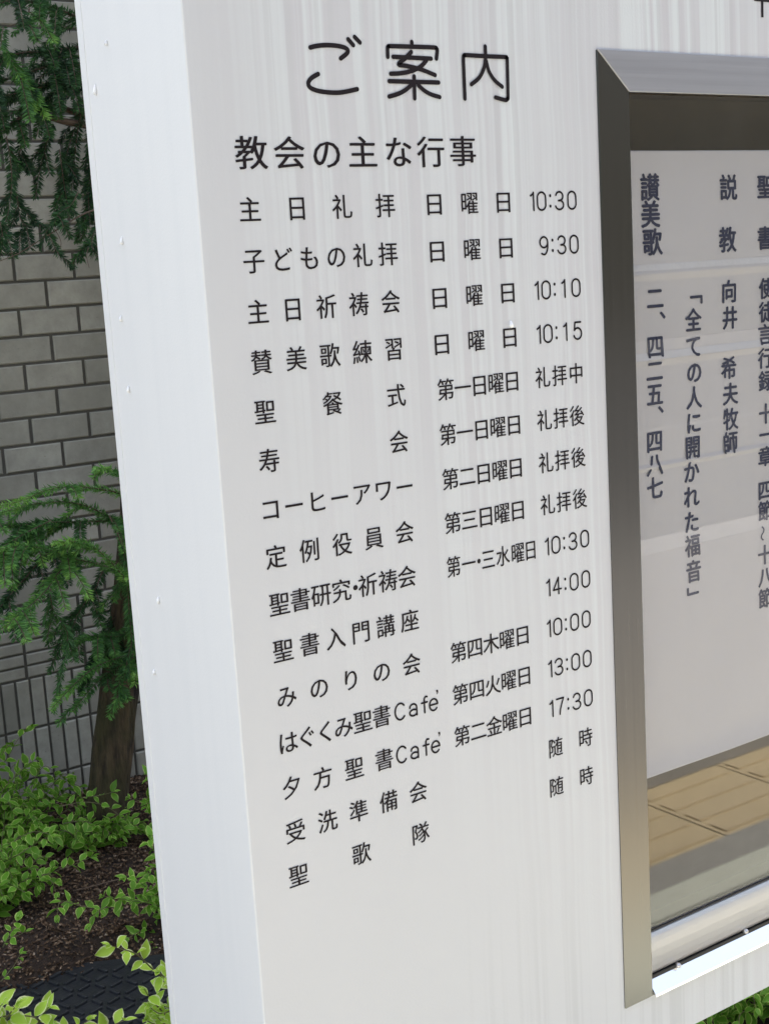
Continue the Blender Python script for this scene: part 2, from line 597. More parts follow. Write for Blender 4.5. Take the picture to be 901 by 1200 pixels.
for k in range(36000):
    x = r2.uniform(-40, -4.5) if k % 2 else r2.uniform(44.5, 90)
    h = 9.0 + 2.0 * mnoise.noise((x * 0.16, 0, 0)) + 1.2 * mnoise.noise((x * 0.6, 3, 0))
    z = r2.uniform(0, h)
    y = -15.6 - r2.uniform(0, 2.6) - 0.7 * mnoise.noise((x * 0.5, z * 0.5, 1))
    q = r2.uniform(0.12, 0.26)
    nv = Vector((r2.gauss(0, 1), r2.gauss(0.6, 1), r2.gauss(0.5, 1))).normalized()
    a = nv.orthogonal().normalized()
    b = nv.cross(a)
    c = Vector((x, y, z))
    m.add([c - a * q, c - b * q * .5, c + a * q, c + b * q * .5], [(0, 1, 2, 3)])
tag(m.build('wood', M['far_leaf']), 'dark mass of trees across the street', kind='stuff')

# ------------------------------------------------------------------ brick wall behind the bed
BW = 2.5
m = MB()
shade = []
def tile(x0, x1, z0, z1):
    d, c = 0.007, 0.0034
    j = rnd.uniform(-0.0012, 0.0012)
    y = BW + j
    vs = [(x0, BW + d, z0), (x1, BW + d, z0), (x1, BW + d, z1), (x0, BW + d, z1),
          (x0 + .0003, y + c, z0 + .0003), (x1 - .0003, y + c, z0 + .0003), (x1 - .0003, y + c, z1 - .0003), (x0 + .0003, y + c, z1 - .0003),
          (x0 + c, y, z0 + c), (x1 - c, y, z0 + c), (x1 - c, y, z1 - c), (x0 + c, y, z1 - c)]
    fs = [(8, 9, 10, 11)]
    for a in (0, 4):
        for k in range(4):
            fs.append((a + k, a + (k + 1) % 4, a + 4 + (k + 1) % 4, a + 4 + k))
    m.add(vs, fs)
    s = rnd.random()
    shade.extend([s] * 12)

WX0, WX1, WTOP = -1.0, 7.5, 7.0  # unseen height and left end shaped to shade the bed and admit skylight
g = 0.0040                                  # half a joint
z_lines = []
zc = 1.6388 - 16 * 0.0703 + 0.0085
zstack = 0.5225
z, k = zstack, 0
while z < WTOP:
    z0 = z
    z1 = 1.6388 - 0.0703 * (15 - k)
    off = 0.7496 - (0.0 if (k % 2 == 1) else 0.0815)
    n0 = int((WX0 - off) / 0.1618)
    for i in range(n0, int((WX1 - off) / 0.1618)):
        tile(off + i * 0.1618 + g, off + (i + 1) * 0.1618 - g, z0 + g * .75, z1 - g * .75)
    z = z1
    k += 1
for r in range(4):
    z1 = zstack - r * 0.0346
    z0 = z1 - 0.0346
    for i in range(int((WX0 - 0.6676) / 0.1672), int((WX1 - 0.6676) / 0.1672) - 1):
        tile(0.6676 + i * 0.1672 + g, 0.6676 + (i + 1) * 0.1672 - g, z0 + g * .6, z1 - g * .6)
zb = zstack - 4 * 0.0346
for (z1, z0) in ((zb, zb - 0.1395), (zb - 0.1395, zb - 0.279), (zb - 0.279, zb - 0.4185)):
    for i in range(int((WX0 - 0.5935) / 0.0398), int((WX1 - 0.5935) / 0.0398) - 1):
        tile(0.5935 + i * 0.0398 + g * .75, 0.5935 + (i + 1) * 0.0398 - g * .75, z0 + g * .75, z1 - g * .75)
wall = empty('brick_wall', ((WX0 + WX1) / 2, BW, 0))
tag(wall, 'tall grey brick wall with upright tiles at its foot behind the tree', 'wall')
to = m.build('tile_facing', M['tile'], wall)
at_ = to.data.attributes.new('shade', 'FLOAT', 'POINT')
at_.data.foreach_set('value', shade)
m = MB()
m.box(WX0, WX1, BW + 0.0045, BW + 0.35, -0.3, WTOP)
m.build('wall_core', M['grout'], wall)

# ------------------------------------------------------------------ lettering
_gl = {}
def glyph(ch, off=0.0):
    key = (ch, off)
    if key not in _gl:
        c = bpy.data.curves.new('glyph', 'FONT')
        c.body = ch
        c.size = 1.0
        c.resolution_u = 3
        c.offset = off
        o = bpy.data.objects.new('glyph', c)
        me = o.to_mesh()
        vs = [(v.co.x, v.co.y) for v in me.vertices]
        fs = [tuple(p.vertices) for p in me.polygons]
        o.to_mesh_clear()
        bpy.data.objects.remove(o)
        bpy.data.curves.remove(c)
        _gl[key] = (vs, fs)
    return _gl[key]


def put2(mb, ch, x, z, ex, ez, y, w_=0.010):
    put(mb, ch, x - w_ * ex, z, ex, ez, y)
    put(mb, ch, x + w_ * ex, z + w_ * 0.6 * ez, ex, ez, y - 0.00002)


def put(mb, ch, x, z, ex, ez, y, off=0.0, ink=False, turn=0.0):
    """one character centred at (x, z) on the plane y; ex, ez: em width and height in metres"""
    vs, fs = glyph(ch, off)
    if not vs: return
    xs = [v[0] for v in vs]
    ys = [v[1] for v in vs]
    full = ord(ch) > 0x2000
    cx = 0.5 if full and not ink else (min(xs) + max(xs)) / 2
    cy = 0.372 if full else 0.345
    if ink: cy = (min(ys) + max(ys)) / 2
    ca, sa = math.cos(turn), math.sin(turn)
    out = []
    for a, b in vs:
        a, b = (a - cx), (b - cy)
        a, b = a * ca - b * sa, a * sa + b * ca
        out.append((x + a * ex, y, z + b * ez))
    mb.add(out, fs)


# ------------------------------------------------------------------ the notice board
SW, STOP, SBOT, SD = 1.76, Z0 + 0.46, Z0 - 0.9265, 0.197
CX0, CX1 = 0.4208, 1.3408                    # outer edges of the steel frame
CZT, CZB = Z0 + 0.0958, Z0 - 0.868
IX0, IX1, IZT, IZB = 0.4609, 1.3007, Z0 + 0.0583, Z0 - 0.868
sign = empty('notice_board', (SW / 2, SD / 2, 0))
tag(sign, 'white metal church notice board with a timetable and a glazed steel-framed case', 'notice board')
bm = bmesh.new()
def ring(x0, x1, z0, z1, y): return [bm.verts.new((x, y, z)) for x, z in ((x0, z0), (x1, z0), (x1, z1), (x0, z1))]
of, ob = ring(0, SW, SBOT, STOP, 0), ring(0, SW, SBOT, STOP, SD)
hf, hb = ring(CX0 + .006, CX1 - .006, CZB + .004, CZT - .006, 0), ring(CX0 + .006, CX1 - .006, CZB + .004, CZT - .006, 0.14)
for k in range(4):
    j = (k + 1) % 4
    bm.faces.new((of[k], of[j], hf[j], hf[k]))
    bm.faces.new((of[j], of[k], ob[k], ob[j]))
    bm.faces.new((hf[k], hf[j], hb[j], hb[k]))
bm.faces.new(hb)
bm.faces.new((ob[3], ob[2], ob[1], ob[0]))
bmesh.ops.recalc_face_normals(bm, faces=bm.faces)
me = bpy.data.meshes.new('cabinet')
bm.to_mesh(me)
cab = link('cabinet', me, M['board'], sign)
bv = cab.modifiers.new('bevel', 'BEVEL')
bv.width = 0.0022
bv.segments = 3
bv.limit_method = 'ANGLE'
# folded return of the back sheet along the left side
m = MB()
m.box(-0.0006, 0.001, 0.186, SD + 0.0012, SBOT + 0.002, STOP - 0.002)
m.build('edge_trim', M['board'], sign, bevel=0.0004)
for x in (0.16, SW - 0.16):
    m = MB()
    m.box(x - 0.04, x + 0.04, 0.06, 0.14, -0.3, SBOT + 0.004)
    m.build('leg', M['board'], sign, bevel=0.004)
# small white drips on the left side and on the front
for (y, z, h) in ((0.1707, 0.0734, 9), (0.1446, -0.055, 6.5), (0.1613, -0.1211, 5), (0.1588, -0.1831, 6), (0.1361, -0.3709, 6.5), (0.1597, -0.4426, 5), (0.1392, 0.1068, 4)):
    m = MB()
    r = 0.0019
    m.tube([(-0.0002, y, Z0 + z + h * .0005), (-0.0006, y, Z0 + z + h * .0004), (-0.0012, y, Z0 + z), (-0.0014, y, Z0 + z - h * .0003), (-0.0002, y, Z0 + z - h * .0005)],
           [0.0003, r * .45, r * .8, r, r * .4], 8)
    m.build('drip', M['drop'], cab, True)
for (x, z, h) in ((0.3057, -0.1482, 6),):
    m = MB()
    r = 0.0022 if h > 4 else 0.0009
    m.tube([(x, -0.0002, Z0 + z + h * .0005), (x, -0.001, Z0 + z), (x, -0.0012, Z0 + z - h * .0003), (x, -0.0002, Z0 + z - h * .0005)], [r * .4, r * .8, r, r * .4], 8)
    m.build('drip', M['drop'], cab, True)

LY = -0.0004
# heading: rounded strokes
def stroke_mesh(mb, pts, r, y):
    P = [Vector((p[0], 0, p[1])) for p in pts]
    # Catmull-Rom through the points
    Q = []
    for i in range(len(P) - 1):
        a, b, c, d = P[max(i - 1, 0)], P[i], P[i + 1], P[min(i + 2, len(P) - 1)]
        for k in range(6):
            t = k / 6
            Q.append(0.5 * ((2 * b) + (c - a) * t + (2 * a - 5 * b + 4 * c - d) * t * t + (3 * b - a - 3 * c + d) * t ** 3))
    Q.append(P[-1])
    L, Rr = [], []
    for i, q in enumerate(Q):
        d = (Q[min(i + 1, len(Q) - 1)] - Q[max(i - 1, 0)]).normalized()
        nrm = Vector((-d.z, 0, d.x))
        L.append(q + nrm * r)
        Rr.append(q - nrm * r)
    def cap(q, d):
        a0 = math.atan2(d.z, d.x)
        return [q + Vector((math.cos(a0 + t), 0, math.sin(a0 + t))) * r for t in [-math.pi / 2 + math.pi * k / 8 for k in range(1, 8)]]
    n = len(Q)
    vs = L + Rr + cap(Q[-1], (Q[-1] - Q[-2])) + cap(Q[0], (Q[0] - Q[1]))
    fs = [(i, n + i, n + i + 1, i + 1) for i in range(n - 1)]
    e = 2 * n
    fs.append(tuple([2 * n - 1] + list(range(e, e + 7)) + [n - 1]))
    fs.append(tuple([0] + list(range(e + 7, e + 14)) + [n]))
    mb.add([(v.x, y, v.z) for v in vs], fs)


HEAD = [[(75, 83), (100, 77), (140, 74), (185, 78), (213, 88), (215, 103), (190, 124)], [(105, 183), (80, 198), (68, 217), (78, 236), (118, 249), (185, 253), (252, 240)],
        [(218, 52), (237, 74)], [(242, 43), (262, 64)],
        [(457, 62), (458, 80)], [(367, 118), (366, 88), (369, 80), (378, 78), (460, 80), (540, 83), (550, 87), (553, 95), (550, 125)],
        [(387, 118), (530, 125)], [(455, 100), (432, 124), (407, 147), (440, 153), (490, 165), (545, 187)], [(512, 132), (490, 155), (455, 172), (415, 180), (378, 182)],
        [(372, 210), (558, 215)], [(466, 192), (468, 275)], [(455, 225), (432, 244), (405, 258), (372, 268)], [(482, 226), (505, 246), (530, 260), (562, 270)],
        [(657, 276), (653, 180), (651, 122), (654, 114), (662, 112), (735, 116), (806, 119), (814, 122), (816, 132), (819, 262), (817, 276), (808, 281), (772, 271)],
        [(733, 79), (735, 118)], [(735, 120), (730, 155), (712, 195), (681, 222)], [(737, 135), (748, 175), (770, 208), (797, 231)]]
mb = MB()
for i, s in enumerate(HEAD):
    pts = []
    for X, Y in s:
        p = at(340 + X / 3.218, 30 + Y / 3.218, 0)
        pts.append((p.x, p.z))
    stroke_mesh(mb, pts, 0.00185, LY - 0.00002 * i)
mb.build('heading', M['ink'], sign)

mb = MB()
for ch, px, py in zip('教会の主な行事', (294.3, 339, 382.8, 424.7, 466.8, 504.7, 542), (179.5, 179.5, 180.5, 178.7, 178.6, 178.5, 177.6)):
    p = at(px, py, 0)
    put2(mb, ch, p.x, p.z, 0.0305, 0.0275, LY, 0.013)
mb.build('subheading', M['ink'], sign)

# numerals drawn with round-ended strokes (unit box: width 1, height 1, centred)
def _arc(cx, cy, rx, ry, a0, a1, k=9):
    return [(cx + rx * math.cos(math.radians(a0 + (a1 - a0) * i / k)), cy + ry * math.sin(math.radians(a0 + (a1 - a0) * i / k))) for i in range(k + 1)]
DIG = {'0': [_arc(0, 0.2, .5, .3, 0, 180) + [(-.5, -.2)] + _arc(0, -.2, .5, .3, 180, 360) + [(.5, .2)]],
       '1': [[(-.22, .32), (.0, .40), (.13, .5)], [(.13, .5), (.13, -.5)]],
       '3': [_arc(-.02, .25, .44, .25, 165, -80) + [(-.12, .0)], _arc(-.02, -.24, .5, .26, 85, -165)],
       '4': [[(.18, -.5), (.18, .5)], [(.18, .5), (-.5, -.22)], [(-.5, -.22), (.5, -.22)]],
       '5': [[(.40, .5), (-.34, .5)], [(-.34, .5), (-.42, .04)], [(-.42, .04), (-.2, .14)] + _arc(-.03, -.17, .5, .33, 80, -160)],
       '7': [[(-.46, .5), (.46, .5)], [(.46, .5), (.2, .12), (.02, -.2), (-.06, -.5)]],
       '9': [_arc(0, .2, .47, .3, 0, 360, 14), [(.47, .2), (.46, -.08), (.32, -.36), (.05, -.5), (-.3, -.44)]]}
LAT = {'C': [_arc(0, 0, .5, .5, 42, 318, 16)],
       'a': [[(-.40, .16)] + _arc(0, .12, .42, .24, 150, 0) + [(.42, -.14), (.42, -.36)], _arc(0, -.17, .44, .19, 55, 340, 14)],
       'f': [[(.42, .47), (.2, .49), (.05, .38), (.02, .2), (.02, -.5)], [(-.36, .14), (.40, .14)]],
       'e': [[(-.44, -.02), (.44, -.02)], _arc(0, -.03, .46, .36, 2, 318, 16)]}
def latin(mb, ch, x, z, y):
    w_, h_ = {'C': (.0112, .0150), 'a': (.0092, .0150), 'f': (.0082, .0148), 'e': (.0098, .0150)}[ch]
    dz = -0.0022 if ch in 'ae' else -0.0004
    for i, st in enumerate(LAT[ch]):
        stroke_mesh(mb, [(x + a * w_, z + dz + b * h_) for a, b in st], 0.00088, y - 0.00002 * i)
def numeral(mb, ch, x, z, y):
    if ch == ':':
        for s in (1, -1):
            stroke_mesh(mb, [(x, z + s * .0047 + .0002), (x, z + s * .0047 - .0002)], 0.00125, y)
        return
    for i, st in enumerate(DIG[ch]):
        stroke_mesh(mb, [(x + a * 0.0098, z + b * 0.0158) for a, b in st], 0.00088, y - 0.00002 * i)


ROWS = {
    1: [('主日礼拝', 292.8, 451.3), ('日曜日', 508.5, 589.3), ('10:30', 669.5)],
    2: [('子どもの礼拝', 297.5, 454.5), ('日曜日', 511.8, 592.3), ('9:30', 672)],
    3: [('主日祈祷会', 302.3, 457.5), ('日曜日', 514.8, 594.5), ('10:10', 674.3)],
    4: [('賛美歌練習', 306.5, 461.3), ('日曜日', 517.3, 596.8), ('10:15', 676.3)],
    5: [('聖餐式', 310.5, 464), ('第一日曜日', 522, 599.5), ('礼拝中', 635.5, 674.5)],
    6: [('寿会', 315.5, 467.3), ('第一日曜日', 524.5, 601.8), ('礼拝後', 637.5, 675.5)],
    7: [('コーヒーアワー', 317, 473.8), ('第二日曜日', 527.5, 603.8), ('礼拝後', 639.3, 677)],
    8: [('定例役員会', 323.5, 473.8), ('第三日曜日', 530.3, 606.3), ('礼拝後', 641.3, 678.8)],
    9: [('聖書研究・祈祷会', [327.5, 352, 376.3, 400, 416.3, 430.8, 454.5, 476.5]), ('第一・三水曜日', [531.3, 548.8, 560.8, 571.8, 588.8, 606.3, 621.3]), ('10:30', 684.5)],
    10: [('聖書入門講座', 331.8, 480), ('14:00', 685.8)],
    11: [('みのりの会', 335.8, 482), ('第四木曜日', 537, 611.8), ('10:00', 686.3)],
    12: [('はぐくみ聖書Cafe', [337.5, 359.5, 381.8, 402.5, 425, 447, 468.8, 483.8, 496.8, 507.5]), ('第四火曜日', 539.3, 613.8), ('13:00', 687.5)],
    13: [('夕方聖書Cafe', [342, 378.3, 415, 450, 470.8, 485.5, 498.8, 510]), ('第二金曜日', 541.3, 615), ('17:30', 688.8)],
    14: [('受洗準備会', 346.3, 489.8), ('随時', 650.5, 685.5)],
    15: [('聖歌隊', 350, 492.5), ('随時', 651.5, 686.5)],
}
for k, items in ROWS.items():
    z = Z0 - 0.04 * k
    for it in items:
        t = it[0]
        mb = MB()
        if t[0].isdigit():
            x = row_x(it[1], z)
            offs = (-0.0478, -0.0370, -0.0265, -0.0152, 0.0)[5 - len(t):]
            for ch, o in zip(t, offs):
                numeral(mb, ch, x + o, z, LY)
            mb.build('lettering', M['ink'], sign)
            continue
        if isinstance(it[1], list): xs = [row_x(p, z) for p in it[1]]
        else:
            a, b = row_x(it[1], z), row_x(it[2], z)
            xs = [a + (b - a) * i / (len(t) - 1) for i in range(len(t))]
        pitch = (xs[-1] - xs[0]) / (len(t) - 1)
        day = t[-1] == '日' and t[0] in '第日'
        for ch, x in zip(t, xs):
            if ch in 'Cafe':
                latin(mb, ch, x, z, LY)
            elif day:
                ex = 0.0228 if t[0] == '日' and ch == '日' else (0.0205 if t[0] == '日' else 0.0198)
                if len(t) == 7: ex = 0.0168
                if ch == '日' and len(t) == 5: ex = 0.0210
                put2(mb, ch, x, z, ex, 0.0205, LY)
            elif len(t) == 2 and t == '随時' or t[:2] == '礼拝':
                put2(mb, ch, x, z, 0.0192, 0.0208, LY)
            else:
                put2(mb, ch, x, z, 0.0207, 0.0210, LY)
        if t.endswith('Cafe'):
            put(mb, '’', xs[-1] + 0.0048, z + 0.0082, 0.018, 0.018, LY, 0, True)
        mb.build('lettering', M['ink'], sign)
# postal mark that opens the address line above the case
mb = MB()
p = at(890, 9, 0)
put(mb, '〒', p.x + 0.003, p.z + 0.004, 0.036, 0.036, LY, 0.004)
mb.build('postal_mark', M['ink'], sign)

# ------------------------------------------------------------------ the glazed case in the board
def plate(name, poly, y0, y1, mt, parent, grain):
    """a flat steel plate cut to the polygon poly (x, z)"""
    n = len(poly)
    vs = [(x, y0, z) for x, z in poly] + [(x, y1, z) for x, z in poly]
    fs = [tuple(range(n)), tuple(range(2 * n - 1, n - 1, -1))] + [(k, n + k, n + (k + 1) % n, (k + 1) % n) for k in range(n)]
    me = mesh(name, vs, fs)
    uv = me.uv_layers.new(name='grain')
    for lp in me.loops:
        v = me.vertices[lp.vertex_index].co
        uv.data[lp.index].uv = (v.z, -v.x) if grain == 'x' else (v.x, v.z)
    o = link(name, me, M[mt], parent)
    b = o.modifiers.new('bevel', 'BEVEL')
    b.width = 0.0006
    b.segments = 1
    return o


case = MB()
case.box(IX0 - .012, IX1 + .012, 0.118, 0.122, CZB + 0.006, CZT - 0.01)          # back
case.box(IX0 - .012, IX1 + .012, 0.016, 0.117, CZB + 0.008, CZB + 0.012)
case.box(IX0 - .012, IX1 + .012, 0.016, 0.117, CZT - 0.026, CZT - 0.022)
case.box(IX0 - .016, IX0 - .0125, 0.016, 0.122, CZB + 0.006, CZT - 0.01)
case.box(IX1 + .0125, IX1 + .016, 0.016, 0.122, CZB + 0.006, CZT - 0.01)
case = case.build('display_case', M['case_in'], sign)
gp = 0.0004
plate('frame_stile', [(CX0, CZB), (IX0, CZB), (IX0, IZT - gp), (CX0, CZT - gp)], -0.0016, 0.0058, 'steel_z', case, 'z')
plate('frame_stile', [(IX1, CZB), (CX1, CZB), (CX1, CZT - gp), (IX1, IZT - gp)], -0.0016, 0.0058, 'steel_z', case, 'z')
plate('frame_rail', [(IX0 + gp, IZT), (IX1 - gp, IZT), (CX1 - gp, CZT), (CX0 + gp, CZT)], -0.0016, 0.0058, 'steel_x', case, 'x')
m = MB()
m.box(IX0 - 0.01, IX1 + 0.01, 0.0100, 0.0140, Z0 - 0.802, IZT + 0.008)
m.build('glass_pane', M['glass'], case)
# rounded bottom rail, gasket and bright sill
m = MB()
prof = [(0.0144, -0.8015), (0.0092, -0.8015), (0.0072, -0.8025), (0.0042, -0.806), (0.0018, -0.811), (-0.0004, -0.818), (-0.0010, -0.826), (-0.0002, -0.834), (0.0024, -0.842), (0.006, -0.8475), (0.0144, -0.8485)]
n = len(prof)
vs = [(x, y, Z0 + z) for x in (IX0 + 0.0006, IX1 - 0.0006) for y, z in prof]
m.add(vs, [(k, k + 1, n + k + 1, n + k) for k in range(n - 1)] + [tuple(range(n)), tuple(range(2 * n - 1, n - 1, -1))])
o = m.build('bottom_rail', M['alu'], case, True)
m = MB()
m.box(IX0 + 0.0008, IX1 - 0.0008, 0.0040, 0.0142, Z0 - 0.8525, Z0 - 0.8488)
m.box(IX0 + 0.0008, IX1 - 0.0008, 0.0080, 0.0099, Z0 - 0.8014, Z0 - 0.8000)
m.build('gasket', M['gasket'], case)
m = MB()
prof = [(0.0142, -0.8528), (0.0060, -0.8528), (-0.0055, -0.8655), (-0.0055, -0.868), (0.0142, -0.868)]
n = len(prof)
vs = [(x, y, Z0 + z) for x in (IX0 + 0.0006, IX1 - 0.0006) for y, z in prof]
m.add(vs, [(k, (k + 1) % n, n + (k + 1) % n, n + k) for k in range(n)] + [tuple(range(n - 1, -1, -1)), tuple(range(n, 2 * n))])
m.build('sill', M['alu_bright'], case)
for x, z in ((0.5047, -0.8505), (0.6127, -0.8478)):
    m = MB()
    m.tube([(x, 0.0065, Z0 + z), (x, 0.0030, Z0 + z), (x, 0.0012, Z0 + z), (x, 0.0004, Z0 + z)], [0.0030, 0.0030, 0.0024, 0.0008], 12)
    m.build('screw', M['alu'], case, True)

# ------------------------------------------------------------------ the poster in the case
PY = 0.030
poster = empty('poster', (0.86, PY, Z0 - 0.64))
tag(poster, 'white paper poster with vertical columns of navy lettering hanging inside the glazed case', 'poster')
vs, fs = [], []
nx, nz = 90, 420
PX0, PX1, PZ0, PZ1 = 0.466, 1.24, Z0 - 0.640, Z0 + 0.0075
creases = [(-0.113, 0.007), (-0.199, 0.007), (-0.309, 0.004)]
def paper_y(x, z):
    d = 0.0030 * mnoise.noise((x * 5, z * 4, 1.0)) + 0.0010 * mnoise.noise((x * 14, z * 11, 5.0))
    for cz, wd in creases:
        t = abs(z - Z0 - cz) / wd
        if t < 1: d -= 0.0022 * (1 - t)
    d -= 0.004 * max(0, 1 - (z - PZ0) / 0.03) ** 2
    return PY + d
for j in range(nz + 1):
    for i in range(nx + 1):
        x, z = PX0 + (PX1 - PX0) * i / nx, PZ0 + (PZ1 - PZ0) * j / nz
        vs.append((x, paper_y(x, z), z))
for j in range(nz):
    for i in range(nx):
        a = j * (nx + 1) + i
        fs.append((a, a + 1, a + nx + 2, a + nx + 1))
sh = link('sheet', mesh('sheet', vs, fs), M['paper'], poster, True)
so_ = sh.modifiers.new('thickness', 'SOLIDIFY')
so_.thickness = 0.0006
so_.offset = -1.0
VERT = [
    [('讃', 763.6, 219.3, 1.12), ('美', 764.1, 251, 1.12), ('歌', 765.9, 283.6, 1.12), ('二', 768, 349.6), ('、', 776.6, 369.3), ('四', 768, 406.4), ('二', 767.3, 434.6), ('五', 767.7, 462.3), ('、', 774.8, 480), ('四', 768, 517.5), ('八', 768.6, 544.8), ('七', 769.1, 572.1)],
    [('﹁', 815.9, 351.4), ('全', 812.7, 375.2), ('て', 813.2, 406), ('の', 814.6, 436.4), ('人', 814.6, 466.3), ('に', 814.6, 495.7), ('開', 813.6, 524.3), ('か', 812.7, 553.4), ('れ', 813.2, 582.9), ('た', 813.6, 612.3), ('福', 814.6, 640), ('音', 815, 670), ('﹂', 813.6, 692.7)],
    [('説', 854.3, 219.6, 1.1), ('教', 852.5, 281, 1.1), ('向', 854.3, 341.6), ('井', 855.7, 372.5), ('希', 855.2, 431.4), ('夫', 857.5, 461.8), ('牧', 858.2, 491.3), ('師', 857.9, 519)],
    [('聖', 897, 219, 1.1), ('書', 897, 279, 1.1), ('使', 898, 338), ('徒', 898, 365.7), ('言', 897, 392), ('行', 897.5, 419.8), ('録', 898.6, 446.6), ('十', 899, 485), ('一', 899.8, 509.6), ('章', 899, 535), ('四', 899, 574.8), ('節', 899.3, 599), ('〜', 896.5, 625.7), ('十', 899, 650.7), ('八', 899.3, 676.6), ('節', 899.3, 701.6)],
]
for ci, colm in enumerate(VERT):
    mb = MB()
    for e in colm:
        ch, px, py = e[:3]
        s = (e[3] if len(e) > 3 else 1.0) * 0.0262
        p = at(px, py, PY - 0.003)
        if ch == '〜': put(mb, ch, p.x, p.z, s * .85, s * .7, PY - 0.0034, 0.006, True, math.pi / 2)
        else:                                  # printed bold: four strikes a hair apart
            for q, (ox, oz) in enumerate(((-.030, 0), (.030, 0), (0, .020), (0, -.020))):
                put(mb, ch, p.x + ox * s, p.z + oz * s, s * (0.94 if ci < 3 else 0.9), s * (0.96 if ci < 3 else 0.9), PY - 0.0034 - 0.00004 * q, 0, ch in '、﹁﹂')
    # lay the print on the slightly wavy sheet
    mb.v = [(x, paper_y(x, z) + (y - PY) + 0.0029, z) for x, y, z in mb.v]
    mb.build('lettering', M['ink_blue'], poster)
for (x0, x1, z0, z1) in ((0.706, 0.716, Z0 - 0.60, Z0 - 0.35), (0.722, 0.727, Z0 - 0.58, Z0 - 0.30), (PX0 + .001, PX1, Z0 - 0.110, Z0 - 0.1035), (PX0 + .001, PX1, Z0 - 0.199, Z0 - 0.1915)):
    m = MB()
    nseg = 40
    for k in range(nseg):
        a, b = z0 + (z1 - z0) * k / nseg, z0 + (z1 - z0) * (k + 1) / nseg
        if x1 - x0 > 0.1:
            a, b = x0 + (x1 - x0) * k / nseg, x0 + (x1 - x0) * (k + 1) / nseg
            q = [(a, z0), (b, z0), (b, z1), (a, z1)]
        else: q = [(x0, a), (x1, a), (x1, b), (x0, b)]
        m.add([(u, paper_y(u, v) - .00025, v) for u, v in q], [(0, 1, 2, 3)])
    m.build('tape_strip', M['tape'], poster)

# ------------------------------------------------------------------ conifer
class Needles:
    def __init__(s): s.v, s.f, s.sh = [], [], []

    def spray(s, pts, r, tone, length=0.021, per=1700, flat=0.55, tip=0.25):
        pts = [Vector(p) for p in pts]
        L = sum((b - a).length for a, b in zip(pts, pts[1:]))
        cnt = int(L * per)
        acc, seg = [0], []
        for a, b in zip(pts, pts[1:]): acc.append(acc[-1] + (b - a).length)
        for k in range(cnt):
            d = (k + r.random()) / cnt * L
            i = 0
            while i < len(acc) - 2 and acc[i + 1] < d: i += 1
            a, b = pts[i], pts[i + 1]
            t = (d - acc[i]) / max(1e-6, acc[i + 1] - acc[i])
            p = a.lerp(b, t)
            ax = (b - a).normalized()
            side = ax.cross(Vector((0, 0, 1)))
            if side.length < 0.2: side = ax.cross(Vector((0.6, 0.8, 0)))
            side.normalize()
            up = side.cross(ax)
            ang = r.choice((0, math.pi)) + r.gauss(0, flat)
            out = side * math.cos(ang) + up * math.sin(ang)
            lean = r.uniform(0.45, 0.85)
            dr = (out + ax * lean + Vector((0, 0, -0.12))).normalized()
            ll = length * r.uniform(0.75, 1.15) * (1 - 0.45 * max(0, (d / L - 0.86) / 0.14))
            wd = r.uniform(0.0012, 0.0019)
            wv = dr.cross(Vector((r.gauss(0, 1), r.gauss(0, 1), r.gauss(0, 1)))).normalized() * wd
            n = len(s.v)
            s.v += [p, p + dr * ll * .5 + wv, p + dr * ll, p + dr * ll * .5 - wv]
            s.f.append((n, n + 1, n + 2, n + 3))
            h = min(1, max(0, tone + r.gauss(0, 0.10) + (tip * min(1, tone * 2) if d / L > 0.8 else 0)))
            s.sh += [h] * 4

    def build(s, parent):
        me = mesh('needles', s.v, s.f)
        a = me.attributes.new('shade', 'FLOAT', 'POINT')
        a.data.foreach_set('value', s.sh)
        return link('needles', me, M['needle'], parent)


def smooth(pts, k=5):
    P = [Vector(p) for p in pts]
    Q = []
    for i in range(len(P) - 1):
        a, b, c, d = P[max(i - 1, 0)], P[i], P[i + 1], P[min(i + 2, len(P) - 1)]
        for j in range(k):
            t = j / k
            Q.append(0.5 * ((2 * b) + (c - a) * t + (2 * a - 5 * b + 4 * c - d) * t * t + (3 * b - a - 3 * c + d) * t ** 3))
    Q.append(P[-1])
    return Q


tree = empty('conifer', (0.77, 2.22, 0.0))
tag(tree, 'young conifer with drooping needle branches and a mossy leaning trunk by the brick wall', 'tree')
TY = 2.22
b0 = at(126, 934, TY)
b1 = at(142, 800, TY)
tdir = (b1 - b0)
tp, tr = [], []
for k in range(40):
    t = k / 39
    z = -0.1 + 3.2 * t
    q = (z - b0.z) / tdir.z
    x = b0.x + tdir.x * (q if q < 2 else 2 + (q - 2) * 0.6)
    p = Vector((x + 0.006 * mnoise.noise((z * 4, 0, 0)), TY + 0.01 * mnoise.noise((z * 3, 5, 0)), z))
    tp.append(p)
    tr.append((0.054 - 0.009 * t * 3 if t < 0.33 else 0.041 - 0.03 * (t - 0.33)) + 0.012 * max(0, 1 - (z + 0.02) / 0.12) * (z > -0.05))
m = MB()
m.tube(tp, tr, 18)
# bumpy bark
m.v = [tuple(Vector(v) * 1.0 + Vector((mnoise.noise((v[0] * 30, v[1] * 30, v[2] * 9)), mnoise.noise((v[0] * 30 + 9, v[1] * 30, v[2] * 9)), 0)) * 0.005) for v in m.v]
m.build('trunk', M['bark'], tree, True)


def trunk_at(z):
    return min(tp, key=lambda p: abs(p.z - z))


